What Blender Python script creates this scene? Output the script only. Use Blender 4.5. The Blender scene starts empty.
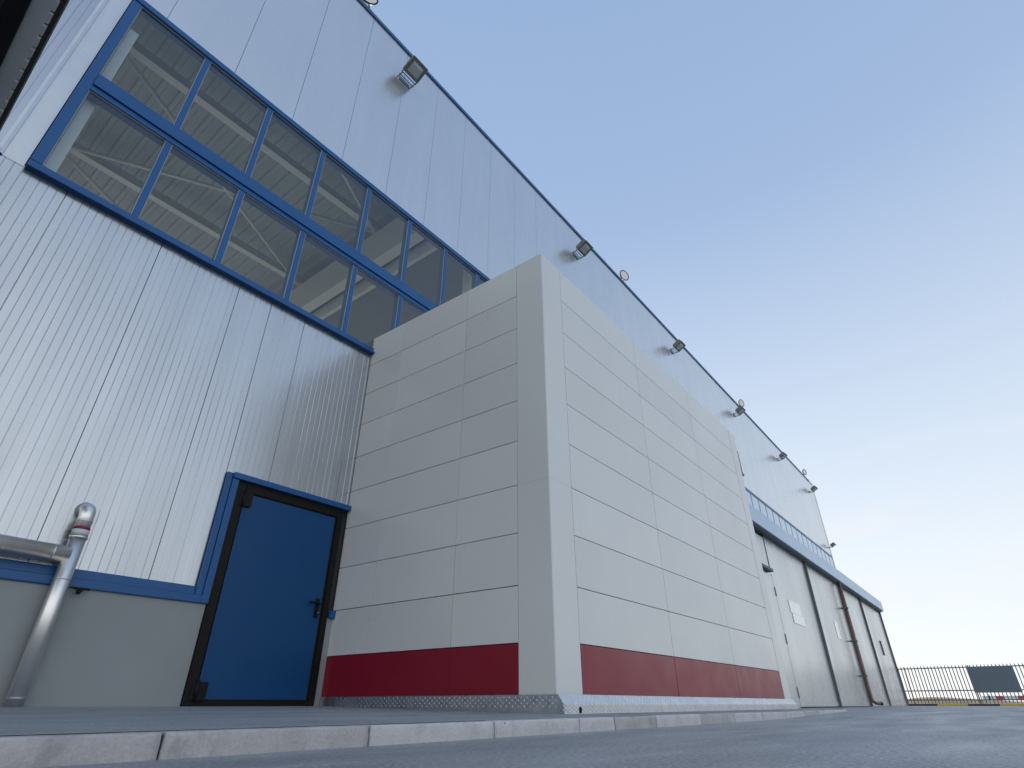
import bpy, bmesh, math, random
from mathutils import Vector, Matrix, noise
random.seed(7)
scn = bpy.context.scene
COL = scn.collection
R = math.radians
ZC = 0.15            # camera height over the apron
D = 5.8              # distance from the camera to the hangar front (plane Y = 0)

# ------------------------------------------------------------------ materials
def nodes_of(m):
    m.use_nodes = True
    return m.node_tree.nodes, m.node_tree.links

def mat(name, col, rough=.5, metal=0., var=0., vscale=2., stretch=(1,1,1), rvar=0., rscale=3.,
        bump=0., bscale=40., bstretch=(1,1,1), spec=.5, coat=0., dirt=None, coat_rough=.1, bdetail=4., grain=None):
    m = bpy.data.materials.new(name)
    n, l = nodes_of(m)
    b = n['Principled BSDF']
    b.inputs['Base Color'].default_value = (*col, 1)
    b.inputs['Roughness'].default_value = rough
    b.inputs['Metallic'].default_value = metal
    b.inputs['Specular IOR Level'].default_value = spec
    b.inputs['Coat Weight'].default_value = coat
    b.inputs['Coat Roughness'].default_value = coat_rough
    geo = n.new('ShaderNodeNewGeometry')
    def noise_tex(scale, st, detail=5.):
        mp = n.new('ShaderNodeMapping'); mp.inputs['Scale'].default_value = st
        l.new(geo.outputs['Position'], mp.inputs['Vector'])
        t = n.new('ShaderNodeTexNoise'); t.inputs['Scale'].default_value = scale
        t.inputs['Detail'].default_value = detail; t.inputs['Roughness'].default_value = .6
        l.new(mp.outputs['Vector'], t.inputs['Vector'])
        return t
    last = None
    if var:
        t = noise_tex(vscale, stretch, 5. if not metal else 2.)
        mr = n.new('ShaderNodeMapRange'); mr.inputs['From Min'].default_value = .25; mr.inputs['From Max'].default_value = .75
        mr.inputs['To Min'].default_value = 1-var; mr.inputs['To Max'].default_value = 1+var
        l.new(t.outputs['Fac'], mr.inputs['Value'])
        hs = n.new('ShaderNodeVectorMath'); hs.operation = 'SCALE'
        hs.inputs[0].default_value = col
        l.new(mr.outputs['Result'], hs.inputs['Scale'])
        last = hs.outputs['Vector']
    if dirt:
        dcol, dscale, lo, hi, dst, amt = dirt
        t = noise_tex(dscale, dst, 8.)
        cr = n.new('ShaderNodeMapRange'); cr.interpolation_type = 'SMOOTHSTEP'
        cr.inputs['From Min'].default_value = lo; cr.inputs['From Max'].default_value = hi
        cr.inputs['To Max'].default_value = amt
        l.new(t.outputs['Fac'], cr.inputs['Value'])
        mx = n.new('ShaderNodeMix'); mx.data_type = 'RGBA'
        l.new(cr.outputs['Result'], mx.inputs['Factor'])
        if last: l.new(last, mx.inputs['A'])
        else: mx.inputs['A'].default_value = (*col, 1)
        mx.inputs['B'].default_value = (*dcol, 1)
        last = mx.outputs['Result']
    if grain:
        ga, gs = grain
        t = noise_tex(gs, (1,1,1), 3.)
        mr = n.new('ShaderNodeMapRange'); mr.inputs['From Min'].default_value = .3; mr.inputs['From Max'].default_value = .7
        mr.inputs['To Min'].default_value = 1-ga; mr.inputs['To Max'].default_value = 1+ga
        l.new(t.outputs['Fac'], mr.inputs['Value'])
        gm = n.new('ShaderNodeVectorMath'); gm.operation = 'SCALE'; l.new(last, gm.inputs[0]); l.new(mr.outputs['Result'], gm.inputs['Scale'])
        last = gm.outputs['Vector']
    if last: l.new(last, b.inputs['Base Color'])
    if rvar:
        t = noise_tex(rscale, stretch, 1.)
        mr = n.new('ShaderNodeMapRange'); mr.inputs['From Min'].default_value = .25; mr.inputs['From Max'].default_value = .75
        mr.inputs['To Min'].default_value = max(.02, rough-rvar); mr.inputs['To Max'].default_value = rough+rvar
        l.new(t.outputs['Fac'], mr.inputs['Value']); l.new(mr.outputs['Result'], b.inputs['Roughness'])
    if bump:
        t = noise_tex(bscale, bstretch, bdetail)
        bp = n.new('ShaderNodeBump'); bp.inputs['Strength'].default_value = 1.; bp.inputs['Distance'].default_value = bump
        l.new(t.outputs['Fac'], bp.inputs['Height']); l.new(bp.outputs['Normal'], b.inputs['Normal'])
    return m

M = {}
M['clad'] = mat('silver_ribbed_cladding', (.50,.535,.575), .26, .88, var=.05, vscale=1.2, stretch=(3,3,.25), rvar=.05, rscale=1.5,
                bump=.0012, bscale=.5, bstretch=(1.5,1,.5), bdetail=0)
M['panel'] = mat('silver_flush_cladding', (.66,.69,.715), .27, .78, var=.03, vscale=.8, stretch=(2,2,.3), rvar=.05, rscale=1.2,
                 bump=.003, bscale=.5, bstretch=(1.5,1,.6), bdetail=0)
M['trimpale'] = mat('pale_flashing', (.66,.69,.72), .3, .6, var=.04, rvar=.06, bump=.003, bscale=1.5, bdetail=0)
M['seam'] = mat('dark_seam', (.05,.055,.06), .8)
M['plinth'] = mat('grey_plinth', (.30,.325,.335), .6, 0, var=.06, vscale=1.5, bump=.0006, bscale=60,
                  dirt=((.24,.26,.265), 1.1, .55, .8, (1,1,.4), .5))
M['blue'] = mat('blue_paint', (.014,.102,.29), .36, 0, var=.08, vscale=3, rvar=.05, spec=.35, coat=.05)
M['trimdark'] = mat('slate_blue_trim_paint', (.06,.15,.30), .45, 0, var=.08, vscale=3, spec=.3)
M['doorblue'] = mat('deep_blue_door_paint', (.005,.066,.195), .40, 0, var=.06, vscale=1.2, rvar=.06, bump=.0006, bscale=3, spec=.3)
M['black'] = mat('black_frame_paint', (.009,.008,.008), .5, 0, var=.2, vscale=20, spec=.2)
M['rubber'] = mat('dark_rubber', (.13,.14,.15), .6, 0, var=.2, vscale=5)
M['box'] = mat('warm_grey_composite_panel', (.72,.73,.705), .33, 0, var=.025, vscale=.9, rvar=.05, rscale=1.3, spec=.5, bump=.0015, bscale=.8, bdetail=0, coat=.15, coat_rough=.25)
def box_tone(i, k): return mat('warm_grey_composite_panel', (.72*k,.73*k,.705*k), .33+.02*(i-1), 0, var=.03, vscale=.9, rvar=.06, rscale=1.3, bump=.0015, bscale=.8, bdetail=0,
        coat=.15, coat_rough=.25, dirt=((.56,.55,.51), 1.6, .60, .85, (2.5,2.5,.25), .45))
BOXT = [box_tone(i,k) for i,k in enumerate((.965,1.,1.035))]
M['red'] = mat('dark_red_composite_panel', (.24,.005,.020), .38, 0, var=.06, vscale=1.2, rvar=.06, spec=.45, coat=.1, coat_rough=.25)
M['tread'] = mat('aluminium_tread_plate', (.62,.64,.66), .30, .95, var=.08, vscale=9, rvar=.08, rscale=12)
M['steel'] = mat('brushed_steel_pipe', (.84,.83,.81), .42, 1., var=.06, vscale=14, stretch=(1,1,.1), rvar=.04, rscale=4)
M['pipered'] = mat('red_pipe_band', (.25,.01,.03), .45)
M['pipewhite'] = mat('pale_pipe_collar', (.62,.64,.64), .45, var=.05)
M['copper'] = mat('rusty_brown_drainpipe', (.22,.13,.095), .5, .3, var=.35, vscale=6, rvar=.1)
M['doorpanel'] = mat('pale_metal_door_sheet', (.57,.60,.61), .28, .5, var=.05, vscale=1.2, stretch=(1,1,.25), rvar=.07, rscale=.8,
                     bump=.002, bscale=.6, bdetail=0, dirt=((.52,.54,.54), .8, .55, .9, (1,1,.25), .2))
M['canopyblue'] = mat('faded_light_blue_sheet', (.40,.54,.70), .35, .2, var=.06, vscale=1.5)
M['notice'] = mat('white_notice_sheet', (.88,.88,.87), .25, var=.04, vscale=6, spec=.8, coat=.6)
M['conc'] = mat('pavement_concrete', (.30,.32,.34), .62, 0, var=.16, vscale=2.2, stretch=(.6,1.6,1), rvar=.12, rscale=2,
                bump=.004, bscale=26, dirt=((.19,.21,.225), 5, .54, .68, (.7,1.8,1), .75), grain=(.3,80))
M['kerb'] = mat('kerb_concrete', (.56,.55,.545), .8, 0, var=.12, vscale=6, bump=.0035, bscale=55,
                dirt=((.33,.33,.33), 8, .55, .70, (1,1,.6), .4), grain=(.09,120))
M['kerbdark'] = mat('older_kerb_concrete', (.45,.435,.435), .82, 0, var=.14, vscale=6, bump=.004, bscale=55,
                dirt=((.27,.265,.265), 10, .54, .70, (1,1,.6), .5), grain=(.10,120))
M['asphalt'] = mat('apron_asphalt', (.285,.30,.315), .5, 0, var=.24, vscale=1.1, stretch=(.5,1.5,1), rvar=.14, rscale=1.4,
                   bump=.009, bscale=22, bstretch=(.8,1.3,1), dirt=((.37,.39,.40), 3.2, .52, .66, (.45,2.2,1), .7), grain=(.45,60))
M['hazebeige'] = mat('sunlit_haze_beige', (.34,.25,.15), .9, 0, var=.25, vscale=.6)  # beige put into the colour for the sunlit haze beyond the fence
M['ceil'] = mat('grey_roof_deck', (.45,.50,.52), .6, .1, var=.05, vscale=2)
M['steelwork'] = mat('cream_painted_steelwork', (.80,.83,.82), .5, var=.05)
M['inner'] = mat('grey_inner_wall', (.42,.44,.43), .7, var=.05)
M['innerdark'] = mat('slate_inner_lining', (.20,.23,.26), .6, var=.08)
M['floor'] = mat('hangar_floor_paint', (.62,.62,.60), .4, var=.1, vscale=.5)
M['lampgrey'] = mat('flare_lightened_lamp_housing', (.19,.19,.17), .5, .2, var=.15, vscale=8)  # mottled grey, lightened to stand in for flare over the far lamps
M['lampglass'] = mat('lamp_glass', (.48,.50,.48), .12, 0, spec=.8, coat=.5)
M['lampref'] = mat('lamp_reflector', (.85,.85,.78), .25, .3)
M['galv'] = mat('galvanised_bracket', (.26,.28,.30), .5, .5, var=.1, vscale=20)
M['lens'] = mat('milky_white_lamp_lens', (.82,.81,.78), .25, 0, coat=.4)
M['brown'] = mat('brown_lamp_bracket', (.14,.085,.06), .5, .3)
M['gasket'] = mat('pale_gasket', (.45,.46,.45), .6)
M['fence'] = mat('grey_fence_steel', (.12,.13,.15), .5, .3, var=.1)
M['board'] = mat('slate_grey_board', (.13,.17,.20), .6, 0, var=.08, vscale=2)
M['yellow'] = mat('faded_yellow_paint', (.50,.38,.07), .6, var=.15, vscale=5)
M['blackpaint'] = mat('worn_black_paint', (.035,.035,.038), .6, var=.2, vscale=5)
M['redpaint'] = mat('barrier_red_paint', (.60,.08,.07), .5)
M['whitepaint'] = mat('barrier_white_paint', (.80,.80,.80), .5)
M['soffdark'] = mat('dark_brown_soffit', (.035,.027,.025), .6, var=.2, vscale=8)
M['soffgrey'] = mat('grey_soffit_board', (.78,.76,.72), .6, var=.06, vscale=3)

def glass_mat(name, tint, refl_rough=.03):
    m = bpy.data.materials.new(name); n, l = nodes_of(m)
    n.remove(n['Principled BSDF'])
    out = [x for x in n if x.type == 'OUTPUT_MATERIAL'][0]
    tr = n.new('ShaderNodeBsdfTransparent'); tr.inputs['Color'].default_value = (*tint, 1)
    gl = n.new('ShaderNodeBsdfGlossy'); gl.inputs['Roughness'].default_value = refl_rough
    fr = n.new('ShaderNodeFresnel'); 
    gi = n.new('ShaderNodeNewGeometry'); io = n.new('ShaderNodeMapRange')
    io.inputs['To Min'].default_value = 1.55; io.inputs['To Max'].default_value = 1/1.55     # same reflectance from both sides of the pane
    l.new(gi.outputs['Backfacing'], io.inputs['Value']); l.new(io.outputs['Result'], fr.inputs['IOR'])
    mx = n.new('ShaderNodeMixShader')
    l.new(fr.outputs['Fac'], mx.inputs['Fac']); l.new(tr.outputs[0], mx.inputs[1]); l.new(gl.outputs[0], mx.inputs[2])
    l.new(mx.outputs[0], out.inputs['Surface'])
    return m
M['glass'] = glass_mat('window_glass', (.86,.90,.90))
M['stripglass'] = mat('sky_tinted_strip_glazing', (.55,.68,.80), .22, 0, var=.05, vscale=1, spec=.7)  # pale blue body colour stands in for sky mirrored at a grazing angle

# ------------------------------------------------------------------ mesh helpers
class MB:
    """collects geometry and links it as ONE mesh object"""
    def __init__(s): s.bm = bmesh.new(); s.slots = []; s.cur = 0
    def use(s, m):
        if m not in s.slots: s.slots.append(m)
        s.cur = s.slots.index(m); return s
    def _f(s, vs):
        try:
            f = s.bm.faces.new(vs); f.material_index = s.cur; return f
        except ValueError: return None
    def box(s, x0, x1, y0, y1, z0, z1, T=None, bev=0.):
        c = [(x0,y0,z0),(x1,y0,z0),(x1,y1,z0),(x0,y1,z0),(x0,y0,z1),(x1,y0,z1),(x1,y1,z1),(x0,y1,z1)]
        v = [s.bm.verts.new((T @ Vector(p)) if T else p) for p in c]
        fs = [s._f([v[i] for i in q]) for q in ((0,3,2,1),(4,5,6,7),(0,1,5,4),(1,2,6,5),(2,3,7,6),(3,0,4,7))]
        if bev:
            es = list({e for f in fs for e in f.edges})
            r = bmesh.ops.bevel(s.bm, geom=es, offset=bev, segments=2, affect='EDGES', profile=.6)
            for f in r['faces']: f.material_index = s.cur
        return s
    def quad(s, *pts):
        s._f([s.bm.verts.new(p) for p in pts]); return s
    def profile(s, pts, z0, z1):
        """vertical sheet whose plan is the polyline pts"""
        a = [s.bm.verts.new((x,y,z0)) for x,y in pts]; b = [s.bm.verts.new((x,y,z1)) for x,y in pts]
        for i in range(len(pts)-1): s._f([a[i],a[i+1],b[i+1],b[i]])
        return s
    def prism(s, poly, axis_pts):
        """closed polygon (local u,v) already given as two rings of 3-D points"""
        A, B = axis_pts
        a = [s.bm.verts.new(p) for p in A]; b = [s.bm.verts.new(p) for p in B]; n = len(a)
        for i in range(n): s._f([a[i],a[(i+1)%n],b[(i+1)%n],b[i]])
        s._f(a[::-1]); s._f(b); return s
    def tube(s, path, r, seg=16, cap=True, T=None):
        path = [Vector(p) for p in path]
        rings = []; ref = None
        for i, p in enumerate(path):
            d = (path[min(i+1,len(path)-1)]-path[max(i-1,0)]).normalized()
            if ref is None:
                ref = d.orthogonal().normalized()
            ref = (ref-d*ref.dot(d)).normalized(); u = ref; w = d.cross(u)
            rr = r[i] if isinstance(r,(list,tuple)) else r
            ring = []
            for k in range(seg):
                a = 2*math.pi*k/seg
                q = p+(u*math.cos(a)+w*math.sin(a))*rr
                ring.append(s.bm.verts.new((T@q) if T else q))
            rings.append(ring)
        for i in range(len(rings)-1):
            for k in range(seg):
                f = s._f([rings[i][k],rings[i][(k+1)%seg],rings[i+1][(k+1)%seg],rings[i+1][k]])
                if f: f.smooth = True
        if cap: s._f(rings[0][::-1]); s._f(rings[-1])
        return s
    def build(s, name, m=None, parent=None, org=None, label=None):
        mesh = bpy.data.meshes.new(name)
        if parent is not None and org is None: org = ROOTLOC.get(parent.name, Vector((0,0,0)))
        if org is not None: bmesh.ops.translate(s.bm, verts=s.bm.verts, vec=-Vector(org))
        bmesh.ops.recalc_face_normals(s.bm, faces=s.bm.faces)
        s.bm.to_mesh(mesh); s.bm.free()
        mats = s.slots if s.slots else [m]
        for q in mats: mesh.materials.append(q)
        o = bpy.data.objects.new(name, mesh); COL.objects.link(o)
        if parent is not None:
            o.parent = parent; ROOTLOC[o.name] = Vector(org)
        elif org is not None: o.location = org
        if label: o['label'] = label
        return o
ROOTLOC = {}
def tag(o, label=None, cat=None, group=None, kind=None):
    for k, v in (('label',label),('category',cat),('group',group),('kind',kind)):
        if v: o[k] = v
    return o
def thing(name, label, cat, loc, group=None):
    o = bpy.data.objects.new(name, None); COL.objects.link(o); o.location = loc
    o.empty_display_size = .2
    ROOTLOC[o.name] = Vector(loc)
    return tag(o, label, cat, group)
def copy_tree(o, parent=None):
    c = o.copy(); COL.objects.link(c)
    if parent is not None: c.parent = parent
    for ch in [x for x in COL.objects if x.parent == o]: copy_tree(ch, c)
    return c
def zz(z): return z + ZC       # heights below were measured from the camera's level

# ------------------------------------------------------------------ ground
def sstep(a, b, x):
    t = max(0., min(1., (x-a)/(b-a))); return t*t*(3-2*t)
def road_z(x): return .06*sstep(6.5, 13, x)
g = MB()
xs = [-3000,-400,-60,-20,-8,0,3,6] + [6.5+.5*i for i in range(15)] + [15,20,30,45,80,200,700,3000]
ys = [-3000,-400,-60,-20,-8,-5,-3.7,-1,0,10,40,100,400,3000]
vv = {}
for i,x in enumerate(xs):
    for j,y in enumerate(ys): vv[i,j] = g.bm.verts.new((x,y,road_z(x)))
for i in range(len(xs)-1):
    for j in range(len(ys)-1): g._f([vv[i,j],vv[i+1,j],vv[i+1,j+1],vv[i,j+1]])
tag(g.build('road', M['asphalt']), kind='structure')

KY = -3.655                      # outer face of the kerb
def pave_z(y): return .133 + (.133-.074)/3.655*y     # the pavement falls gently from wall to kerb
p = MB()
a, b_, c, d = (-9,.02),(11.3,.02),(11.3,KY+.075),(-9,KY+.075)
n_ = 40
for i in range(n_):
    x0 = -9+20.3*i/n_; x1 = -9+20.3*(i+1)/n_
    p.quad((x0,KY+.07,pave_z(KY+.07)),(x1,KY+.07,pave_z(KY+.07)),(x1,.02,pave_z(.02)),(x0,.02,pave_z(.02)))
p.quad((11.3,KY+.07,0),(11.3,.02,0),(11.3,.02,pave_z(.02)),(11.3,KY+.07,pave_z(KY+.07)))
bmesh.ops.remove_doubles(p.bm, verts=p.bm.verts, dist=1e-4)
tag(p.build('pavement', M['conc']), kind='structure')

k = MB().use(M['kerb'])
joints = [-9,-8.1,-7.3,-6.4,-5.6,-4.75,-3.95,-3.1,-2.3,-1.5,-.70,.13,.95,1.77,2.58,3.40,3.84,4.46,5.32,6.15,7.0,7.85,8.7,9.5,10.35,11.3]
for i in range(len(joints)-1):
    x0, x1 = joints[i]+.004, joints[i+1]-.004
    nx = 26; ztop = .074 + random.uniform(-.002,.002); dy = random.uniform(-.003,.003)
    k.use(random.choice((M['kerb'],M['kerb'],M['kerbdark'])) if i != 11 else M['kerbdark'])
    prof = [(KY,-.03),(KY,.02),(KY,.042),(KY+.001,.064),(KY+.003,.0705),(KY+.009,ztop),(KY+.045,ztop+.001),(KY+.09,ztop+.0012),(KY+.092,0)]
    rows = []
    for ii in range(nx+1):
        x = x0+(x1-x0)*ii/nx
        e = 1 if ii in (0,nx) else 0
        row = []
        for (y,z) in prof:
            w = noise.noise(Vector((x*7,y*30,z*30)))*.0022 + noise.noise(Vector((x*31,y*60,z*60)))*.0012
            chip = max(0., noise.noise(Vector((x*14, 3.1, 0)))-.32)*.03 if .06 < z < .08 and y < KY+.02 else 0
            row.append(k.bm.verts.new((x + (.002 if ii==0 else -.002 if ii==nx else 0)*(1 if z>.06 else 0), y+dy+w+e*.003+chip, z+w*.5-chip*.6)))
        rows.append(row)
    for ii in range(nx):
        for j in range(len(prof)-1): 
            f = k._f([rows[ii][j],rows[ii+1][j],rows[ii+1][j+1],rows[ii][j+1]])
            if f: f.smooth = True
    k._f(rows[0]); k._f(rows[-1][::-1])
k.use(M['seam']).box(-9,11.29,KY+.012,KY+.06,-.02,.064)
tag(k.build('kerb'), kind='structure')

# low mound added far beyond the fence, its colour standing in for sunlit haze
h = MB()
prev = None
for i in range(41):
    t = i/40; y = 40-t*62
    hh = 1.15*(.55+.45*noise.noise(Vector((y*.13,1.3,0)))) * sstep(0,.12,t)*sstep(1,.55,t) + .06
    ring = [h.bm.verts.new(q) for q in ((96,y,.0),(100,y,hh*.8),(104,y,hh),(112,y,hh*.9),(125,y,0))]
    if prev:
        for j in range(4): h._f([prev[j],prev[j+1],ring[j+1],ring[j]])
    prev = ring
tag(h.build('haze_mound', M['hazebeige']), kind='structure')

# ------------------------------------------------------------------ the hangar
H = thing('hangar_building', 'large silver metal clad hangar with blue window band, blue door and sliding doors', 'hangar', (0,0,.13))
X0, X1 = -11.5, 37.4
YB = 30.
ZR = zz(11.84)
MOD = .895; SE = .28         # cladding module and one seam position
seams = []
x = SE-13*MOD
while x < X1: seams.append(x); x += MOD

def ribbed(xa, xb, z0, z1, m):
    """micro ribbed cladding: shallow grooves every 69 mm, an open joint every module"""
    pts = []
    x = xa
    edges = [xa]+[s_ for s_ in seams if xa+.02 < s_ < xb-.02]+[xb]
    for i in range(len(edges)-1):
        a, b = edges[i], edges[i+1]
        pts += [(a+.0022,.02),(a+.0022,-.007),(a+.0045,-.010)]
        nr = max(1, round((b-a)/.0688))
        for q in range(1, nr):
            c = a+(b-a)*q/nr
            dp_ = .0024 if q % 3 else .0034
            pts += [(c-.0040,-.010),(c-.0012,-.010+dp_),(c+.0012,-.010+dp_),(c+.0040,-.010)]
        pts += [(b-.0045,-.010),(b-.0022,-.007),(b-.0022,.02)]
    m.profile(pts, z0, z1)
def flush(xa, xb, z0, z1, m, gap=.0025):
    pts = []
    edges = [xa]+[s_ for s_ in seams if xa+.02 < s_ < xb-.02]+[xb]
    for i in range(len(edges)-1):
        a, b = edges[i], edges[i+1]
        pts += [(a+gap,.02),(a+gap,-.007),(a+gap+.003,-.010),(b-gap-.003,-.010),(b-gap,-.007),(b-gap,.02)]
    m.profile(pts, z0, z1)

WX0, WX1, WZ0, WZ1 = -.075, 8.03, zz(4.405), zz(7.43)     # window band
RZ0, RZ1 = zz(.835), zz(.97)                                # blue rail
DX0, DX1, DZ1 = 2.625, 3.975, zz(2.03)                      # door opening incl. black frame
m = MB()
ribbed(X0, -.29, RZ1, ZR-.11, m)
ribbed(-.29, 2.49, RZ1, WZ0, m); ribbed(2.49, 4.10, zz(2.12), WZ0, m)
m.build('ribbed_cladding', M['clad'], H)
m = MB()
flush(WX0, 38.0-.6, WZ1, ZR-.11, m)
flush(WX1, 38.0-.6, zz(3.2), WZ1, m) if False else None
flush(WX1, 21.8, zz(3.2), WZ1, m)
m.build('flush_cladding', M['panel'], H)
# pale corner strip between the window band and the folded cladding
m = MB()
m.profile([(-.30,.015),(-.30,-.03),(-.275,-.045),(-.25,-.03),(-.245,-.014),(-.085,-.014),(-.08,.02)], WZ0-.02, ZR-.11)
m.build('folded_flashing', M['trimpale'], H)
# dark backing behind the open joints (real liner sheet), with the window holes left free
m = MB()
m.box(X0, WX0-.0, .022, .06, .05, ZR-.02); m.box(WX0, 21.8, .022, .06, WZ1+.0, ZR-.02); m.box(21.8, X1-.01, .022, .06, zz(7.40), ZR-.02)
m.box(WX0, WX1, .022, .06, zz(2.12), WZ0); m.box(WX1, 15.3, .022, .06, .05, WZ1); m.box(15.3,21.8,.022,.06,zz(4.6),WZ1)
m.box(WX0, 2.60, .022, .06, .05, zz(2.12)); m.box(4.0, WX1, .022, .06, .05, zz(2.12))
m.build('liner', M['seam'], H)
m = MB().box(X0, 2.62, -.035, .02, .08, RZ0, bev=.004).box(3.985, 4.118, -.03, .02, .08, RZ0, bev=.003)
m.build('plinth', M['plinth'], H)
m = MB()
def rail(xa, xb):
    prof = [(.01,RZ0-.012),(-.055,RZ0-.012),(-.06,RZ0-.006),(-.06,RZ0+.055),(-.052,RZ0+.062),(-.030,RZ0+.066),(-.022,RZ1),(.01,RZ1+.006)]
    A = [(xa,y,z) for y,z in prof]; B = [(xb,y,z) for y,z in prof]
    m.prism(None, (A,B))
rail(X0, 2.60); 
m.box(3.99, 4.115, -.075, .01, RZ0-.004, RZ0+.075, bev=.004)
m.build('base_rail', M['blue'], H)
m = MB().box(X0, 36.5, -.04, .10, ZR-.11, ZR-.02, bev=.008)
m.build('roof_trim', M['trimdark'], H)
m = MB().box(36.5, X1+.02, -.04, .10, ZR-.10, ZR+.02).box(X1-.16, X1+.02, -.03, .3, zz(4.6), ZR-.10)
m.build('corner_flashing', M['trimpale'], H)
# shell of the building
m = MB().box(X0, X1, .12, YB, ZR-.12, ZR-.05); m.build('roof', M['ceil'], H)
m = MB().box(X1-.14, X1-.02, .30, YB, .05, ZR-.12).box(X0, X0+.12, .06, YB, .05, ZR-.12)
m.box(X0+.12, X1-.14, YB-.15, YB, zz(10.6), ZR-.12)
m.build('outer_wall', M['inner'], H)
tag(MB().box(X0+.12, X1-.14, .06, YB, .02, .125).build('hangar_floor', M['floor'], H))
# roof deck seen through the windows: ribs run away from the front
m = MB(); pts = []
x = X0+.15
while x < X1-.5:
    pts += [(x,zz(11.52)),(x+.20,zz(11.52)),(x+.225,zz(11.44)),(x+.31,zz(11.44))]; x += .335
a = [m.bm.verts.new((px,.13,pz)) for px,pz in pts]; b = [m.bm.verts.new((px,YB-.2,pz)) for px,pz in pts]
for i in range(len(pts)-1): m._f([a[i],a[i+1],b[i+1],b[i]])
m.build('roof_deck', M['ceil'], H)
for y in (.45, 3.75, 7.25, 10.8, 14.4, 18, 22, 26):
    MB().box(X0+.2, X1-.2, y-.05, y+.05, zz(10.98), zz(11.20)).box(X0+.2, X1-.2, y-.09, y+.09, zz(10.94), zz(10.98)).build('purlin', M['steelwork'], H)
frames_x = [-6.5, -.12, 6.33, 12.6, 18.9, 25.2, 31.5]
for fx in frames_x:
    q = MB().box(fx-.045,fx+.045,.2,YB-.2,zz(10.0),zz(10.93)).box(fx-.16,fx+.16,.2,YB-.2,zz(9.92),zz(10.0))
    q.build('rafter', M['steelwork'], H)
    MB().box(fx-.06,fx+.06,.12,.42,.13,zz(10.0)).box(fx-.14,fx+.14,.10,.13,.13,zz(10.0)).build('column', M['steelwork'], H)
for i in range(len(frames_x)-1):
    for (ya,yb) in ((3.75,7.25),(7.25,3.75),(7.25,10.8),(.45,3.75)):
        if i in (0,1):
            MB().tube([(frames_x[i]+.1,ya,zz(10.88)),(frames_x[i+1]-.1,yb,zz(10.88))], .045, 8).build('brace', M['steelwork'], H)
# boxed ceiling over the next bay, cream crane rail along the first frame, pale jamb behind the glass
MB().box(6.75, 12.4, .4, 16, zz(9.75), zz(9.85)).build('bay_ceiling', M['innerdark'], H)
MB().box(6.16, 6.44, .5, 18, zz(9.70), zz(9.90)).box(6.64,6.74,.4,18,zz(9.5),zz(9.9)).build('crane_rail', M['steelwork'], H)
MB().box(.035, .135, .10, .16, WZ0-.1, WZ1-.35, bev=.004).build('inner_jamb', M['whitepaint'], H)

# ---- window band
W = MB()
fy0, fy1 = -.055, .09
W.box(WX0, WX1, fy0-.02, fy1, WZ1-.055, WZ1+.03, bev=.006)           # head
W.box(WX0, WX1, fy0, fy1, WZ0, WZ0+.075, bev=.006)                    # sill member
W.box(WX0, WX1, fy0-.035, -.0, WZ0-.03, WZ0-.002, bev=.005)           # drip sill
W.box(WX0, WX0+.095, fy0-.004, fy1-.004, WZ0+.075, WZ1-.055, bev=.004)
W.box(WX1-.08, WX1, fy0-.004, fy1-.004, WZ0+.075, WZ1-.055, bev=.004)
ZM0, ZM1 = zz(5.685), zz(5.935)
W.box(WX0+.095, WX1-.08, fy0-.006, fy1-.002, ZM0, ZM0+.07, bev=.004)
W.box(WX0+.095, WX1-.08, fy0-.03, fy1-.006, ZM0+.073, ZM1, bev=.004)
win = W.build('window', M['blue'], H)
mull = [-.055+.897*i for i in range(1,9)]
edges = [WX0+.095]+mull+[WX1-.08]
for zi,(za,zb) in enumerate(((WZ0+.075,ZM0),(ZM1,WZ1-.055))):
    for mx_ in mull:
        MB().box(mx_-.034, mx_+.034, fy0+.004, fy1-.01, za, zb, bev=.004).build('mullion', M['blue'], win)
    for i in range(len(edges)-1):
        xa = edges[i]+(.034 if i else 0); xb = edges[i+1]-(.034 if i < len(edges)-2 else 0)
        MB().box(xa, xb, -.036, -.028, za, zb).build('pane', M['glass'], win)
# light gasket frame round every pane, one object each
for zi,(za,zb) in enumerate(((WZ0+.075,ZM0),(ZM1,WZ1-.055))):
    for i in range(len(edges)-1):
        xa = edges[i]+(.034 if i else 0); xb = edges[i+1]-(.034 if i < len(edges)-2 else 0)
        G = MB(); ra = [(xa+.0005,za+.001),(xb-.0005,za+.001),(xb-.0005,zb-.001),(xa+.0005,zb-.001)]; rb = [(xa+.007,za+.007),(xb-.007,za+.007),(xb-.007,zb-.007),(xa+.007,zb-.007)]
        fr_ = [[G.bm.verts.new((q[0],yy,q[1])) for q in rr] for rr in (ra,rb) for yy in (-.042,-.027)]
        for j in range(4):
            j2 = (j+1)%4
            G._f([fr_[0][j],fr_[0][j2],fr_[2][j2],fr_[2][j]]); G._f([fr_[1][j],fr_[1][j2],fr_[3][j2],fr_[3][j]]); G._f([fr_[2][j],fr_[2][j2],fr_[3][j2],fr_[3][j]])
        G.build('gasket', M['gasket'], win)

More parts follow.
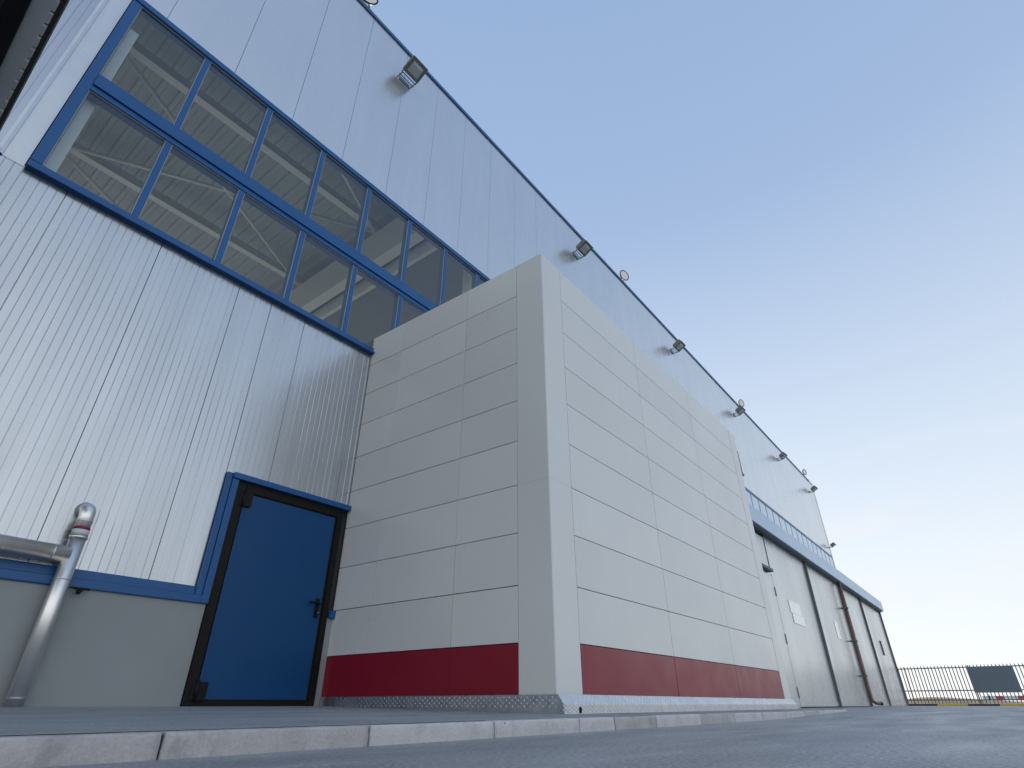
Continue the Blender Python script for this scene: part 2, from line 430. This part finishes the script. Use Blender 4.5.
# ---- blue personnel door
DL = MB().box(2.735, 3.88, -.032, -.005, zz(.035), zz(1.945), bev=.004)
door = DL.build('door', M['doorblue'], H)
f = MB()
f.box(DX0, 2.715, -.06, .05, zz(-.018), DZ1, bev=.005); f.box(3.905, DX1, -.045, .05, zz(-.018), DZ1-.002, bev=.005)
f.box(2.735, 3.905, -.043, .05, zz(1.96), DZ1-.004, bev=.005); f.box(2.64,3.97,-.035,.05,DZ1-.003,zz(2.0625)); f.box(2.735, 3.905, -.04, .05, zz(-.018), zz(.026), bev=.004)
f.box(2.735,3.905,-.028,-.002,zz(.026),zz(1.96)) # rebate behind the leaf
f.build('door_frame', M['black'], door)
for hz in (1.88, .10):
    q = MB().box(2.67, 2.81, -.066, -.02, zz(hz-.075), zz(hz+.075), bev=.004).tube([(2.715,-.068,zz(hz-.085)),(2.715,-.068,zz(hz+.085))], .016, 12)
    q.build('hinge', M['black'], door)
q = MB().box(3.800, 3.850, -.045, -.03, zz(.82), zz(1.02), bev=.003).tube([(3.825,-.035,zz(.965)),(3.825,-.09,zz(.965)),(3.81,-.095,zz(.965)),(3.69,-.095,zz(.967))], .0115, 12)
q.tube([(3.825,-.04,zz(.87)),(3.825,-.068,zz(.87))], .016, 14)
q.build('handle', M['black'], door)
MB().tube([(3.825,-.069,zz(.87)),(3.825,-.074,zz(.87))], .011, 14).build('lock_cylinder', M['copper'], door)
t_ = MB()
t_.box(2.492, 2.55, -.05, .01, zz(.86), zz(2.118), bev=.004); t_.box(2.553, 2.622, -.066, .01, RZ0-.01, zz(2.06), bev=.004)
t_.box(2.552, 4.05, -.085, .01, zz(2.063), zz(2.125), bev=.006)
t_.build('door_trim', M['blue'], door)

# ---- sliding door bay
DY = -1.45
bay_x0, bay_x1 = 15.3, 37.5
m = MB()
m.box(15.75, 37.6, -1.70, -1.62, zz(4.33), zz(4.80), bev=.01); m.box(15.75, 37.6, -1.62, -.03, zz(4.70), zz(4.79))
canopy = m.build('canopy', M['canopyblue'], H)
MB().box(15.77, 37.58, -1.612, -1.05, zz(4.29), zz(4.43)).build('door_track', M['rubber'], canopy)
# bay cheek walls and reveal behind the leaves
MB().box(11.0, 17.3, DY-.02, DY+.06, .03, zz(4.20)).box(15.3,15.38,DY+.06,-.01,.03,zz(4.6)).build('bay_wall', M['doorpanel'], H)
leafs = [(17.32,21.95),(21.95,27.35),(27.35,31.9),(31.9,37.55)]
leaf_objs = []
for i,(xa,xb) in enumerate(leafs):
    yo = DY
    L = MB()
    nseg = max(3, round((xb-xa)/1.1)); w = (xb-xa-.06)/nseg
    pts = [(xa+.03, yo+.08)]
    for q in range(nseg):
        a_ = xa+.03+w*q
        pts += [(a_+.002,yo+.006),(a_+.010,yo),(a_+w-.010,yo),(a_+w-.002,yo+.006)]
    pts.append((xb-.03,yo+.08))
    L.profile(pts, zz(-.055), zz(4.31))
    L.box(xa+.03, xb-.03, yo-.012, yo+.02, zz(-.06), zz(.06))
    leaf = L.build('sliding_door', M['doorpanel'], H); leaf_objs.append(leaf)
    MB().box(xb-.05, xb+.05, yo-.075, yo+.06, zz(-.07), zz(4.30), bev=.004).build('edge_seal', M['rubber'], leaf)
MB().box(18.62, 19.85, DY-.014, DY-.002, zz(2.32), zz(2.66)).box(18.75, 20.0, DY-.0145, DY-.0025, zz(2.04), zz(2.315)).build('notice', M['notice'], leaf_objs[0])
MB().box(24.55, 25.1, DY-.014, DY-.002, zz(2.05), zz(2.65)).build('notice', M['notice'], leaf_objs[1])
MB().box(34.6, 34.78, DY-.05, DY-.0, zz(2.05), zz(2.7), bev=.01).build('door_pull', M['rubber'], leaf_objs[3])
# service door beside the annex
S = MB().box(16.2, 17.22, DY-.05, DY-.022, zz(-.05), zz(3.12), bev=.004).build('service_door', M['doorpanel'], H)
MB().box(15.9, 17.1, DY-.16, DY-.02, zz(3.19), zz(3.27), bev=.006).build('lintel', M['rubber'], S)
for hz in (2.7, 1.5, .25): MB().tube([(17.24,DY-.05,zz(hz-.12)),(17.24,DY-.05,zz(hz+.12))], .02, 10).build('hinge', M['rubber'], S)
MB().box(17.222,17.262,DY-.045,DY-.021,zz(-.05),zz(3.15)).box(17.3,17.345,DY-.03,DY-.0,zz(3.3),zz(4.3)).build('door_gap', M['seam'], S)
# ---- strip window above the canopy
SW0, SW1 = zz(4.72), zz(7.36)
sx = [21.8+ (X1-.18-21.8)*i/16 for i in range(17)]
m = MB().box(21.8, X1-.17, -.03, .06, SW1-.05, SW1+.03, bev=.006).box(21.8, X1-.17, -.03, .06, SW0+.03, SW0+.1)
for xx in sx: m.box(xx-.035 if xx>21.8 else xx, xx+.035, -.014, .055, SW0+.1, SW1-.05)
sw = m.build('strip_window', M['blue'], H)
for i in range(16):
    MB().box(sx[i]+.035, sx[i+1]-.035, -.008, .0, SW0+.1, SW1-.05).build('pane', M['stripglass'], sw)

# ------------------------------------------------------------------ clad annex (the box)
AX0, AX1 = 4.12, 10.72
AY = -3.0
A = thing('clad_annex', 'box shaped annex of warm grey composite panels with dark red band above tread plate skirting', 'annex', (AX0,AY,.1))
ZB = zz(.065); AZ1 = zz(4.66)
rows = [zz(.45+.4675*i) for i in range(10)]; rows[-1] = AZ1
MB().box(AX0+.03, AX1-.03, AY+.03, -.04, .09, AZ1-.06).build('core', M['seam'], A)
TT = .4                                  # width of the corner pieces
def pane_x(mb, ya, yb, za, zb, gy=.003, gz=.0035): mb.box(AX0, AX0+.03, ya+gy, yb-gy, za+gz, zb-gz, bev=.0022)
def pane_y(mb, xa, xb, za, zb, gx=.0042, gz=.0035): mb.box(xa+gx, xb-gx, AY, AY+.03, za+gz, zb-gz, bev=.0022)
ycols = [AY+TT-.03, AY+1.15, AY+2.33, -.015]
m = MB()
for r in range(9):
    for c in range(3):
        m.use(random.choice(BOXT))
        # joints differ: some butt tight, some stay open
        gy = .0032 if (r in (1,2,7,8) or (c==0)) and random.random()<.8 else .0016
        pane_x(m, ycols[c], ycols[c+1], rows[r], rows[r+1], gy=gy, gz=.0032 if r%4 else .004)
m.build('panel_cladding', M['box'], A)
xcols = [AX0+.385, 6.43, 8.36, 10.38]
m = MB()
for r in range(9):
    for c in range(3): m.use(random.choice(BOXT)); pane_y(m, xcols[c], xcols[c+1], rows[r], rows[r+1], gz=.0034)
m.build('panel_cladding', M['box'], A)
m = MB()
for c in range(3): pane_x(m, ycols[c], ycols[c+1], ZB, rows[0], gy=.0016)
m.build('red_band', M['red'], A)
m = MB()
for c in range(3): pane_y(m, xcols[c], xcols[c+1], ZB, rows[0])
m.build('red_band', M['red'], A)
zj = rows[3]
m = MB()
for za,zb in ((ZB,zj-.0006),(zj+.0006,AZ1)):
    A_ = [(AX0,AY,za),(xcols[0]-.003,AY,za),(xcols[0]-.003,AY+.03,za),(AX0+.03,AY+.03,za),(AX0+.03,ycols[0]-.003,za),(AX0,ycols[0]-.003,za)]
    B_ = [(q[0],q[1],zb) for q in A_]
    m.prism(None,(A_,B_))
bmesh.ops.bevel(m.bm, geom=[e for e in m.bm.edges if abs(e.verts[0].co.x-AX0)<1e-5 and abs(e.verts[1].co.x-AX0)<1e-5 and abs(e.verts[0].co.y-AY)<1e-5 and abs(e.verts[1].co.y-AY)<1e-5], offset=.006, segments=3, affect='EDGES')
m.build('corner_trim', M['box'], A)
m = MB().box(10.383, AX1, AY-.004, AY+.03, ZB, AZ1, bev=.004).box(AX1-.03,AX1+.001,AY+.031,-.04,ZB,AZ1)
m.build('corner_trim', M['box'], A)
MB().box(AX0+.012, AX1-.012, AY+.012, -.04, AZ1-.055, AZ1-.02).build('flat_roof', M['ceil'], A)
# tread plate skirting: bevelled top, upright foot, raised almond studs
def skirt_pt(s_, axis, off, z):      # not used for shapes seen from one lens: plain plan coordinates
    return (AX0-off, s_, z) if axis == 'x' else (s_, AY-off, z)
m = MB()
out = .075; zt = zz(.068)
def zbase(y): return pave_z(y)-.004
zk = zz(-.002)
def strip(pts_a, pts_b): 
    va = [m.bm.verts.new(q) for q in pts_a]; vb = [m.bm.verts.new(q) for q in pts_b]
    for i in range(len(va)-1): m._f([va[i],vb[i],vb[i+1],va[i+1]])
ox = .012
strip([(AX0-.002,AY,zt),(AX0-ox,AY,zt-.004),(AX0-ox,AY,zbase(AY))],[(AX0-.002,-.045,zt),(AX0-ox,-.045,zt-.004),(AX0-ox,-.045,zbase(-.045)-.01)])
strip([(AX0-ox,AY-.002,zt),(AX0-ox,AY-.02,zt),(AX0-ox,AY-out,zk),(AX0-ox,AY-out,zbase(AY-out))],
      [(AX1,AY-.002,zt),(AX1,AY-.02,zt),(AX1,AY-out,zk),(AX1,AY-out,zbase(AY-out))])
m.quad((AX0-ox,AY-.0,zt-.004),(AX0-ox,AY-.02,zt),(AX0-ox,AY-out,zk),(AX0-ox,AY-out,zbase(AY-out)),(AX0-ox,AY,zbase(AY)))
bmesh.ops.remove_doubles(m.bm, verts=m.bm.verts, dist=1e-5)
def stud(c, u, v, n, L=.0120, Wd=.0042, hgt=.0022):
    c,u,v,n = map(Vector,(c,u,v,n))
    e = [c-u*L, c-v*Wd, c+u*L, c+v*Wd]; top = c+n*hgt
    vs = [m.bm.verts.new(q) for q in e]; tv = m.bm.verts.new(top)
    for i in range(4): m._f([vs[i],vs[(i+1)%4],tv])
s2 = math.sqrt(.5)
def studs(start, end, axis, zlo, zhi, slope):
    n = int(abs(end-start)/.030)
    for i in range(n):
        s_ = start+(end-start)*(i+.5)/n
        nz = 4
        for j in range(nz):
            z = zlo+(zhi-zlo)*(j+.5)/nz
            du = 1 if (i+j)%2 else -1
            if axis == 'y':
                off = slope(z); N = Vector((0,-1,.75 if z>zk else 0)).normalized()
                T1 = Vector((1,0,0)); T2 = N.cross(T1)
                stud((s_,AY-off-.0003,z),(T1+T2*du).normalized(),(T1-T2*du).normalized(),N)
            else:
                off = ox; N = Vector((-1,0,0))
                T1 = Vector((0,1,0)); T2 = N.cross(T1)
                stud((AX0-off-.0003,s_,z),(T1+T2*du).normalized(),(T1-T2*du).normalized(),N)
sl = lambda z: out if z<=zk else out-(out-.02)*(z-zk)/(zt-zk)
studs(AX0-.04, AX1-.02, 'y', .092, zk, sl); studs(AX0-.03, AX1-.02, 'y', zk+.004, zt-.003, sl)
sl2 = lambda z: out-(out-.02)*max(0,min(1,(z-.16)/(zt-.16))) if z>.16 else out
studs(AY-.01, -.3, 'x', .125, zt-.008, sl)
m.build('skirting', M['tread'], A)
q = MB().tube([(4.335,AY-out-.004,.118),(4.335,AY-out+.02,.118)], .015, 16).box(4.320,4.350,AY-out-.004,AY-out+.02,.088,.118)
q.build('drain_hole', M['black'], A)

# the annex side runs very slightly out of square where it meets the hangar
for o in [x for x in COL.objects if x.parent == A]:
    if o.type != 'MESH': continue
    for v in o.data.vertices:
        wx, wy = v.co.x+AX0, v.co.y+AY
        if wx < AX0+.2 and wy > AY+.02: v.co.x -= .065*(wy-AY)/3
# ------------------------------------------------------------------ steel pipe by the wall
P_ = thing('steel_pipe', 'shiny steel vent pipe with red band rising along the grey plinth', 'pipe', (1.40,-.30,.13))
pr = .059; px_, py_ = 1.412, -.115
arc = [(px_,py_,.12),(px_,py_,zz(1.25))]
top = zz(1.375); Rb = .065
vert = MB().tube(arc, pr, 28)
vert.tube([(px_,py_,zz(.86)),(px_,py_,zz(.868))], pr+.003, 28); vert.tube([(px_,py_,zz(.035)),(px_,py_,zz(.039))], pr+.0015, 28)
vert.tube([(px_,py_,zz(1.185)),(px_,py_,zz(1.205))], pr+.007, 28)
vert.build('upright', M['steel'], P_)
el = [(px_,py_,zz(1.251))]
for i in range(0,11):
    a_ = math.pi/2*i/10
    el.append((px_, py_+Rb*(1-math.cos(a_)), top+Rb*math.sin(a_)))
el.append((px_, -.02, top+Rb)); el.append((px_, .0, top+Rb))
e_ = MB().tube(el, pr-.002, 28); e_.tube([(px_,py_,zz(1.325)),(px_,py_,zz(1.331))], pr+.003, 28)
e_.build('elbow', M['steel'], P_)
MB().tube([(px_,-.026,top+Rb),(px_,-.009,top+Rb)], pr+.012, 28).build('wall_flange', M['galv'], P_)
MB().tube([(px_,py_,zz(1.258)),(px_,py_,zz(1.276))], pr+.002, 28).build('red_band', M['pipered'], P_)
MB().tube([(px_,py_,zz(1.207)),(px_,py_,zz(1.256))], pr+.003, 28).build('pale_collar', M['pipewhite'], P_)
hz_ = zz(1.05)
b_ = MB().tube([(-3.0,py_,hz_+.06),(px_-.02,py_,hz_)], .066, 28); b_.tube([(px_-.135,py_,hz_+.0018),(px_-.130,py_,hz_+.0017)], .068, 28)
b_.build('branch_pipe', M['steel'], P_)

t = thing('valve_tap', 'small black tap sticking out below the blue rail right of the steel pipe', 'tap', (1.60,-.05,zz(.80)))
q = MB().tube([(1.57,-.03,zz(.80)),(1.57,-.10,zz(.80))], .014, 12).tube([(1.515,-.09,zz(.815)),(1.63,-.09,zz(.815))], .009, 10).tube([(1.555,-.1,zz(.80)),(1.555,-.105,zz(.775))], .016, 12)
q.build('tap_body', M['black'], t)

# ------------------------------------------------------------------ floodlights on the front
def make_flood():
    t = thing('floodlight', 'x', 'floodlight', (0,0,0), 'floodlights on brackets below the roof edge')
    Tm = Matrix.Translation((0,-.30,.14)) @ Matrix.Rotation(R(-30),4,'X') @ Matrix.Scale(.86,4)
    q = MB().box(-.205,.205,-.19,.19,-.045,.10,T=Tm,bev=.012)
    for i in range(7): q.box(-.19+.06*i,-.175+.06*i,-.15,.15,.10,.135,T=Tm)
    q.build('housing', M['lampgrey'], t)
    q = MB()
    for (a,b,c,d_) in ((-.215,.215,-.20,-.135),(-.215,.215,.135,.20),(-.215,-.15,-.135,.135),(.15,.215,-.135,.135)): q.box(a,b,c,d_,-.066,-.046,T=Tm,bev=.004)
    q.build('bezel', M['lampgrey'], t)
    MB().box(-.149,.149,-.134,.134,-.056,-.047,T=Tm).build('glass', M['lampglass'], t)
    MB().box(-.12,.12,-.11,-.055,-.0595,-.0562,T=Tm).build('reflector', M['lampref'], t)
    q = MB()
    for s_ in (-.16,.16):
        q.tube([(s_,0,.02),(s_,-.10,.02),(s_*1.15,-.20,.06),(s_*1.18,-.30,.14)], .012, 8)
    for zz_ in (-.03,-.10): q.tube([(-.19,-.03+zz_,.02),(.19,-.03+zz_,.02)], .010, 8)
    q.box(-.13,.13,-.012,0,-.04,.05)
    q.build('bracket', M['galv'], t)
    return t
fl = make_flood()
fl_labels = ['grey floodlight on wall bracket nearest the viewer, above the upper window row',
             'grey floodlight just above the top corner of the warm grey annex',
             'grey floodlight above the middle of the annex roof line, third from the left',
             'grey floodlight directly below a round roof lamp near the far end of the annex',
             'grey floodlight above the light blue canopy, between two round roof lamps',
             'small grey floodlight nearest the far corner of the silver facade, under the last round lamp']
for i,xx in enumerate((3.87,10.2,16.55,22.95,29.4,35.8)):
    o = fl if i == 0 else copy_tree(fl)
    o.location = (xx,-.012,zz(10.76 if i < 2 else 10.86)); o['label'] = fl_labels[i]
o = copy_tree(fl); o.location = (37.0,-.045,zz(7.85)); o.scale = (.8,.8,.8)
o['label'] = 'lone grey floodlight low at the far corner of the facade just above the strip window'

# round lamps standing on the roof edge
def make_round():
    t = thing('round_lamp', 'x', 'roof lamp', (0,0,0), 'round lamps standing on the roof edge')
    Tm = Matrix.Translation((0,-.10,.21)) @ Matrix.Scale(.85,4) @ Vector((.35,.92,.12)).to_track_quat('Z','Y').to_matrix().to_4x4()
    q = MB()
    prof = [(.0,.10),(.10,.095),(.18,.06),(.205,.0)]
    pz = None
    seg = 28
    rings = [[q.bm.verts.new(Tm@Vector((r_*math.cos(2*math.pi*k_/seg), r_*math.sin(2*math.pi*k_/seg), z_))) for k_ in range(seg)] for r_,z_ in prof[1:]]
    for i in range(len(rings)-1):
        for k_ in range(seg): q._f([rings[i][k_],rings[i][(k_+1)%seg],rings[i+1][(k_+1)%seg],rings[i+1][k_]])
    q._f(rings[0])
    q.build('bowl', M['lampgrey'], t)
    q = MB(); circ = [(.205*math.cos(2*math.pi*k_/seg), .205*math.sin(2*math.pi*k_/seg), 0) for k_ in range(seg+1)]
    q.tube(circ, .018, 8, cap=False, T=Tm); q.build('rim', M['black'], t)
    q = MB(); q._f([q.bm.verts.new(Tm@Vector((.19*math.cos(2*math.pi*k_/seg), .19*math.sin(2*math.pi*k_/seg), -.004))) for k_ in range(seg)])
    q.build('lens', M['lens'], t)
    q = MB().tube([(-.10,0,0),(-.06,-.06,.21)], .016, 8).tube([(.14,.02,0),(.08,.0,.21)], .016, 8).tube([(-.06,-.06,.21),(.08,.0,.21)], .014, 8).box(-.12,.16,-.04,.06,0,.02)
    q.build('bracket', M['brown'], t)
    return t
rl = make_round()
rl_labels = ['round white roof lamp cut off by the top border of the photo',
             'round white roof lamp with dark rim standing on the roof edge above the annex',
             'round roof lamp standing right above a grey floodlight',
             'farthest round roof lamp at the end of the blue roof edge']
for i,xx in enumerate((2.72,13.15,24.4,35.6)):
    o = rl if i == 0 else copy_tree(rl)
    o.location = (xx,.02,ZR+.002); o['label'] = rl_labels[i]

tag(MB().tube([(22.1,-.03,zz(8.9)),(22.12,-.03,zz(7.95))], .03, 10).tube([(22.12,-.03,zz(7.95)),(22.12,-.06,zz(7.85))], .05, 10).build('conduit', M['rubber'], org=(22.1,-.03,zz(7.9))),
    'thin dark conduit on the silver facade just past the far top corner of the annex', 'conduit')

dp = thing('drainpipe', 'rusty brown drainpipe running down the sliding doors to a short foot', 'drainpipe', (26.85,-1.62,.06))
q = MB().tube([(26.85,-1.62,zz(4.31)),(26.85,-1.62,zz(.18)),(26.87,-1.65,zz(.08)),(26.98,-1.72,zz(.03)),(27.2,-1.82,zz(.015))], .055, 14)
q.build('pipe', M['copper'], dp)
for hz in (.9,2.1,3.3): MB().box(26.76,26.94,-1.69,-1.44,zz(hz),zz(hz+.05)).build('clip', M['rubber'], dp)
MB().tube([(27.18,-1.813,zz(.0155)),(27.25,-1.845,zz(.012))], .064, 14).build('outlet', M['black'], dp)

# ------------------------------------------------------------------ neighbouring eave, top left
EZ = zz(4.30)
E_ = thing('eave_canopy', 'dark eave with toothed grey soffit overhead at the upper left edge', 'eave', (-1.6,-2,EZ))
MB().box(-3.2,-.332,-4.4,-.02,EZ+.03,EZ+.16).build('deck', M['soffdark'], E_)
m = MB()
top_pts = [(-.485,-4.3)]
y = -4.3
while y < -.1:
    top_pts += [(-.362,y),(-.362,y+.10),(-.382,y+.10),(-.382,y+.135)]; y += .135
top_pts.append((-.485,y))
m.prism(None, ([(px,py,EZ) for px,py in top_pts],[(px,py,EZ+.028) for px,py in top_pts]))
m.build('soffit', M['soffgrey'], E_)
MB().box(-.60,-.487,-4.35,-.03,EZ-.03,EZ+.028).build('beam', M['black'], E_)
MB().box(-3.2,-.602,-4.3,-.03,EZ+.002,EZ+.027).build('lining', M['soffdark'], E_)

# ------------------------------------------------------------------ fence and what stands by it
FX = 42.3; fz = .06
F_ = thing('metal_fence', 'grey steel picket fence with pointed bars standing beyond the hangar', 'fence', (FX,-5,fz))
y = 1.6
while y > -12.2:
    T_ = .022
    q = MB().box(FX-.012,FX+.012,y-T_,y+T_,fz+.12,zz(1.82))
    A_ = [(FX-.012,y-T_,zz(1.82)),(FX+.012,y-T_,zz(1.82)),(FX+.012,y+T_,zz(1.82)),(FX-.012,y+T_,zz(1.82))]
    vt = q.bm.verts.new((FX,y,zz(1.90))); vb = [q.bm.verts.new(p_) for p_ in A_]
    for i in range(4): q._f([vb[i],vb[(i+1)%4],vt])
    q.build('picket', M['fence'], F_); y -= .162
for z0 in (1.73,.62,.17): MB().box(FX+.014,FX+.05,-12.3,1.7,zz(z0),zz(z0+.05)).build('rail', M['fence'], F_)
for y in (1.7,-1.3,-4.3,-7.3,-10.3): MB().box(FX+.052,FX+.112,y-.03,y+.03,fz-.02,zz(1.85)).build('post', M['fence'], F_)
B_ = MB().box(FX-.075,FX-.045,-6.22,-4.2,zz(.53),zz(1.77),bev=.004)
bd = B_.build('notice_board', M['board'], org=(FX-.06,-5.2,zz(.53)))
tag(bd, 'slate grey rectangular board fixed to the picket fence', 'board')
kb = MB(); y = 1.7; i = 0
while y > -12:
    L_ = 1.36
    kb.use(M['blackpaint'] if i%2==0 else M['yellow'])
    A_ = [(FX-.55,y,fz-.01),(FX-.52,y,fz+.10),(FX-.36,y,fz+.10),(FX-.33,y,fz-.01)]
    kb.prism(None,(A_,[(p_[0],y-L_+.01,p_[2]) for p_ in A_])); y -= L_; i += 1
tag(kb.build('safety_kerb', org=(FX-.44,-5,fz)), 'low black and yellow striped safety kerb along the fence foot', 'kerb')
def barrier(y0, y1, x, label):
    t = thing('striped_barrier', label, 'barrier', (x,(y0+y1)/2,fz))
    q = MB(); n = 7
    for i in range(n):
        q.use(M['redpaint'] if i in (2,5) else M['whitepaint'])
        ya = y0+(y1-y0)*i/n; yb = y0+(y1-y0)*(i+1)/n
        q.box(x-.03,x+.03,min(ya,yb),max(ya,yb),zz(.20),zz(.42))
    q.build('plank', None, t)
    for yy in (y0*.85+y1*.15, y0*.15+y1*.85): MB().box(x-.25,x+.25,yy-.04,yy+.04,fz-.01,fz+.06).box(x-.03,x+.03,yy-.03,yy+.03,fz+.06,zz(.5)).build('foot', M['whitepaint'], t)
barrier(-4.3,-6.6,47,'red and white striped barrier seen under the slate grey board')

# ------------------------------------------------------------------ light, sky, camera
SUN_AZ, SUN_EL = 45., 14.      # azimuth from +Y towards +X: behind the hangar, whole front in shade
w = bpy.data.worlds.new('World'); scn.world = w; w.use_nodes = True
n, l = w.node_tree.nodes, w.node_tree.links
bg = n['Background']
sky = n.new('ShaderNodeTexSky'); sky.sky_type = 'NISHITA'; sky.sun_disc = False
sky.sun_elevation = R(SUN_EL); sky.sun_rotation = R(SUN_AZ)
sky.altitude = 20; sky.air_density = 1.0; sky.dust_density = .4; sky.ozone_density = 1.5
# thin high cloud low in the sky
tc = n.new('ShaderNodeTexCoord'); mp = n.new('ShaderNodeMapping'); mp.inputs['Scale'].default_value = (2.2,2.2,9)
l.new(tc.outputs['Generated'], mp.inputs['Vector'])
nt = n.new('ShaderNodeTexNoise'); nt.inputs['Scale'].default_value = 1.8; nt.inputs['Detail'].default_value = 7
l.new(mp.outputs['Vector'], nt.inputs['Vector'])
mr = n.new('ShaderNodeMapRange'); mr.inputs['From Min'].default_value = .60; mr.inputs['From Max'].default_value = .85; mr.inputs['To Max'].default_value = .10
l.new(nt.outputs['Fac'], mr.inputs['Value'])
mx = n.new('ShaderNodeMix'); mx.data_type = 'RGBA'; mx.inputs['B'].default_value = (6.5,6.5,6.6,1)
l.new(mr.outputs['Result'], mx.inputs['Factor']); l.new(sky.outputs['Color'], mx.inputs['A'])
# pale evening haze over the whole dome, thickest at the horizon
sep = n.new('ShaderNodeSeparateXYZ'); l.new(tc.outputs['Generated'], sep.inputs[0])
rp = n.new('ShaderNodeValToRGB'); el_ = rp.color_ramp.elements
el_[0].position = 0.; el_[0].color = (.89,.915,.94,1); el_[1].position = 1.; el_[1].color = (.285,.41,.645,1)
for p_, c_ in ((.18,(.80,.855,.915,1)),(.39,(.61,.71,.85,1)),(.70,(.35,.475,.70,1))):
    e_ = el_.new(p_); e_.color = c_
l.new(sep.outputs['Z'], rp.inputs['Fac'])
sc_ = n.new('ShaderNodeVectorMath'); sc_.operation = 'SCALE'; sc_.inputs['Scale'].default_value = 4.2
l.new(rp.outputs['Color'], sc_.inputs[0])
hz = n.new('ShaderNodeMix'); hz.data_type = 'RGBA'; hz.inputs['Factor'].default_value = .94
l.new(mx.outputs['Result'], hz.inputs['A']); l.new(sc_.outputs['Vector'], hz.inputs['B'])
mx = hz
# a faint pinkish wisp low in the sky
wz = n.new('ShaderNodeMapRange'); wz.interpolation_type = 'SMOOTHSTEP'; wz.inputs['From Min'].default_value = .42; wz.inputs['From Max'].default_value = .12
l.new(sep.outputs['Z'], wz.inputs['Value'])
wm = n.new('ShaderNodeMapping'); wm.inputs['Scale'].default_value = (2.0,2.0,11); l.new(tc.outputs['Generated'], wm.inputs['Vector'])
wn = n.new('ShaderNodeTexNoise'); wn.inputs['Scale'].default_value = 2.0; wn.inputs['Detail'].default_value = 6; l.new(wm.outputs['Vector'], wn.inputs['Vector'])
wr = n.new('ShaderNodeMapRange'); wr.interpolation_type = 'SMOOTHSTEP'; wr.inputs['From Min'].default_value = .5; wr.inputs['From Max'].default_value = .72; wr.inputs['To Max'].default_value = .55
l.new(wn.outputs['Fac'], wr.inputs['Value'])
wx = n.new('ShaderNodeMath'); wx.operation = 'MULTIPLY'; l.new(wz.outputs['Result'], wx.inputs[0]); l.new(wr.outputs['Result'], wx.inputs[1])
wl = n.new('ShaderNodeMix'); wl.data_type = 'RGBA'; wl.inputs['B'].default_value = (3.75,3.62,3.62,1)
l.new(wx.outputs[0], wl.inputs['Factor']); l.new(mx.outputs['Result'], wl.inputs['A'])
mx = wl
# unseen cloud bank behind the camera, turned to light the annex, mirrored in cladding
dt = n.new('ShaderNodeVectorMath'); dt.operation = 'DOT_PRODUCT'; dt.inputs[1].default_value = (-.82,-.52,.22)
l.new(tc.outputs['Generated'], dt.inputs[0])
cb = n.new('ShaderNodeMapRange'); cb.interpolation_type = 'SMOOTHSTEP'; cb.inputs['From Min'].default_value = .05; cb.inputs['From Max'].default_value = .75
l.new(dt.outputs['Value'], cb.inputs['Value'])
cm = n.new('ShaderNodeMapping'); cm.inputs['Scale'].default_value = (1.3,1.3,3.2); l.new(tc.outputs['Generated'], cm.inputs['Vector'])
cn = n.new('ShaderNodeTexNoise'); cn.inputs['Scale'].default_value = 2.2; cn.inputs['Detail'].default_value = 6; l.new(cm.outputs['Vector'], cn.inputs['Vector'])
cr2 = n.new('ShaderNodeMapRange'); cr2.interpolation_type = 'SMOOTHSTEP'; cr2.inputs['From Min'].default_value = .36; cr2.inputs['From Max'].default_value = .58; cr2.inputs['To Min'].default_value = .25
l.new(cn.outputs['Fac'], cr2.inputs['Value'])
cx0 = n.new('ShaderNodeMath'); cx0.operation = 'MULTIPLY'; l.new(cb.outputs['Result'], cx0.inputs[0]); l.new(cr2.outputs['Result'], cx0.inputs[1])
ce = n.new('ShaderNodeMapRange'); ce.interpolation_type = 'SMOOTHSTEP'; ce.inputs['From Min'].default_value = .30; ce.inputs['From Max'].default_value = .70
ce.inputs['To Min'].default_value = 1; ce.inputs['To Max'].default_value = .12
l.new(sep.outputs['Z'], ce.inputs['Value'])
cx = n.new('ShaderNodeMath'); cx.operation = 'MULTIPLY'; l.new(cx0.outputs[0], cx.inputs[0]); l.new(ce.outputs['Result'], cx.inputs[1])
cl = n.new('ShaderNodeMix'); cl.data_type = 'RGBA'; cl.inputs['B'].default_value = (5.6,5.65,5.65,1)
l.new(cx.outputs[0], cl.inputs['Factor']); l.new(mx.outputs['Result'], cl.inputs['A'])
mx = cl
l.new(mx.outputs['Result'], bg.inputs['Color'])
bg.inputs['Strength'].default_value = .12
sd = bpy.data.lights.new('sun','SUN'); sd.energy = 2.0; sd.angle = R(.53); sd.color = (1,.90,.78)
so = bpy.data.objects.new('sun', sd); COL.objects.link(so)
sv = Vector((math.sin(R(SUN_AZ))*math.cos(R(SUN_EL)), math.cos(R(SUN_AZ))*math.cos(R(SUN_EL)), math.sin(R(SUN_EL))))
so.rotation_euler = (-sv).to_track_quat('-Z','Y').to_euler(); so.location = (0,0,40)

cd = bpy.data.cameras.new('camera'); cam = bpy.data.objects.new('camera', cd); COL.objects.link(cam)
cd.sensor_width = 36; cd.sensor_fit = 'HORIZONTAL'; cd.lens = 556/1024*36; cd.clip_start = .02; cd.clip_end = 8000
cam.location = (0,-D,ZC)
cam.rotation_euler = (R(90+29.93), 0, R(-51.78))
scn.camera = cam
vs = scn.view_settings; vs.view_transform = 'Standard'; vs.look = 'None'; vs.gamma = 1; vs.use_curve_mapping = False
vs.exposure = 1.08
scn.cycles.max_bounces = 8; scn.cycles.diffuse_bounces = 4; scn.cycles.transparent_max_bounces = 12
scn.cycles.caustics_reflective = False; scn.cycles.caustics_refractive = False
scn.cycles.use_denoising = True
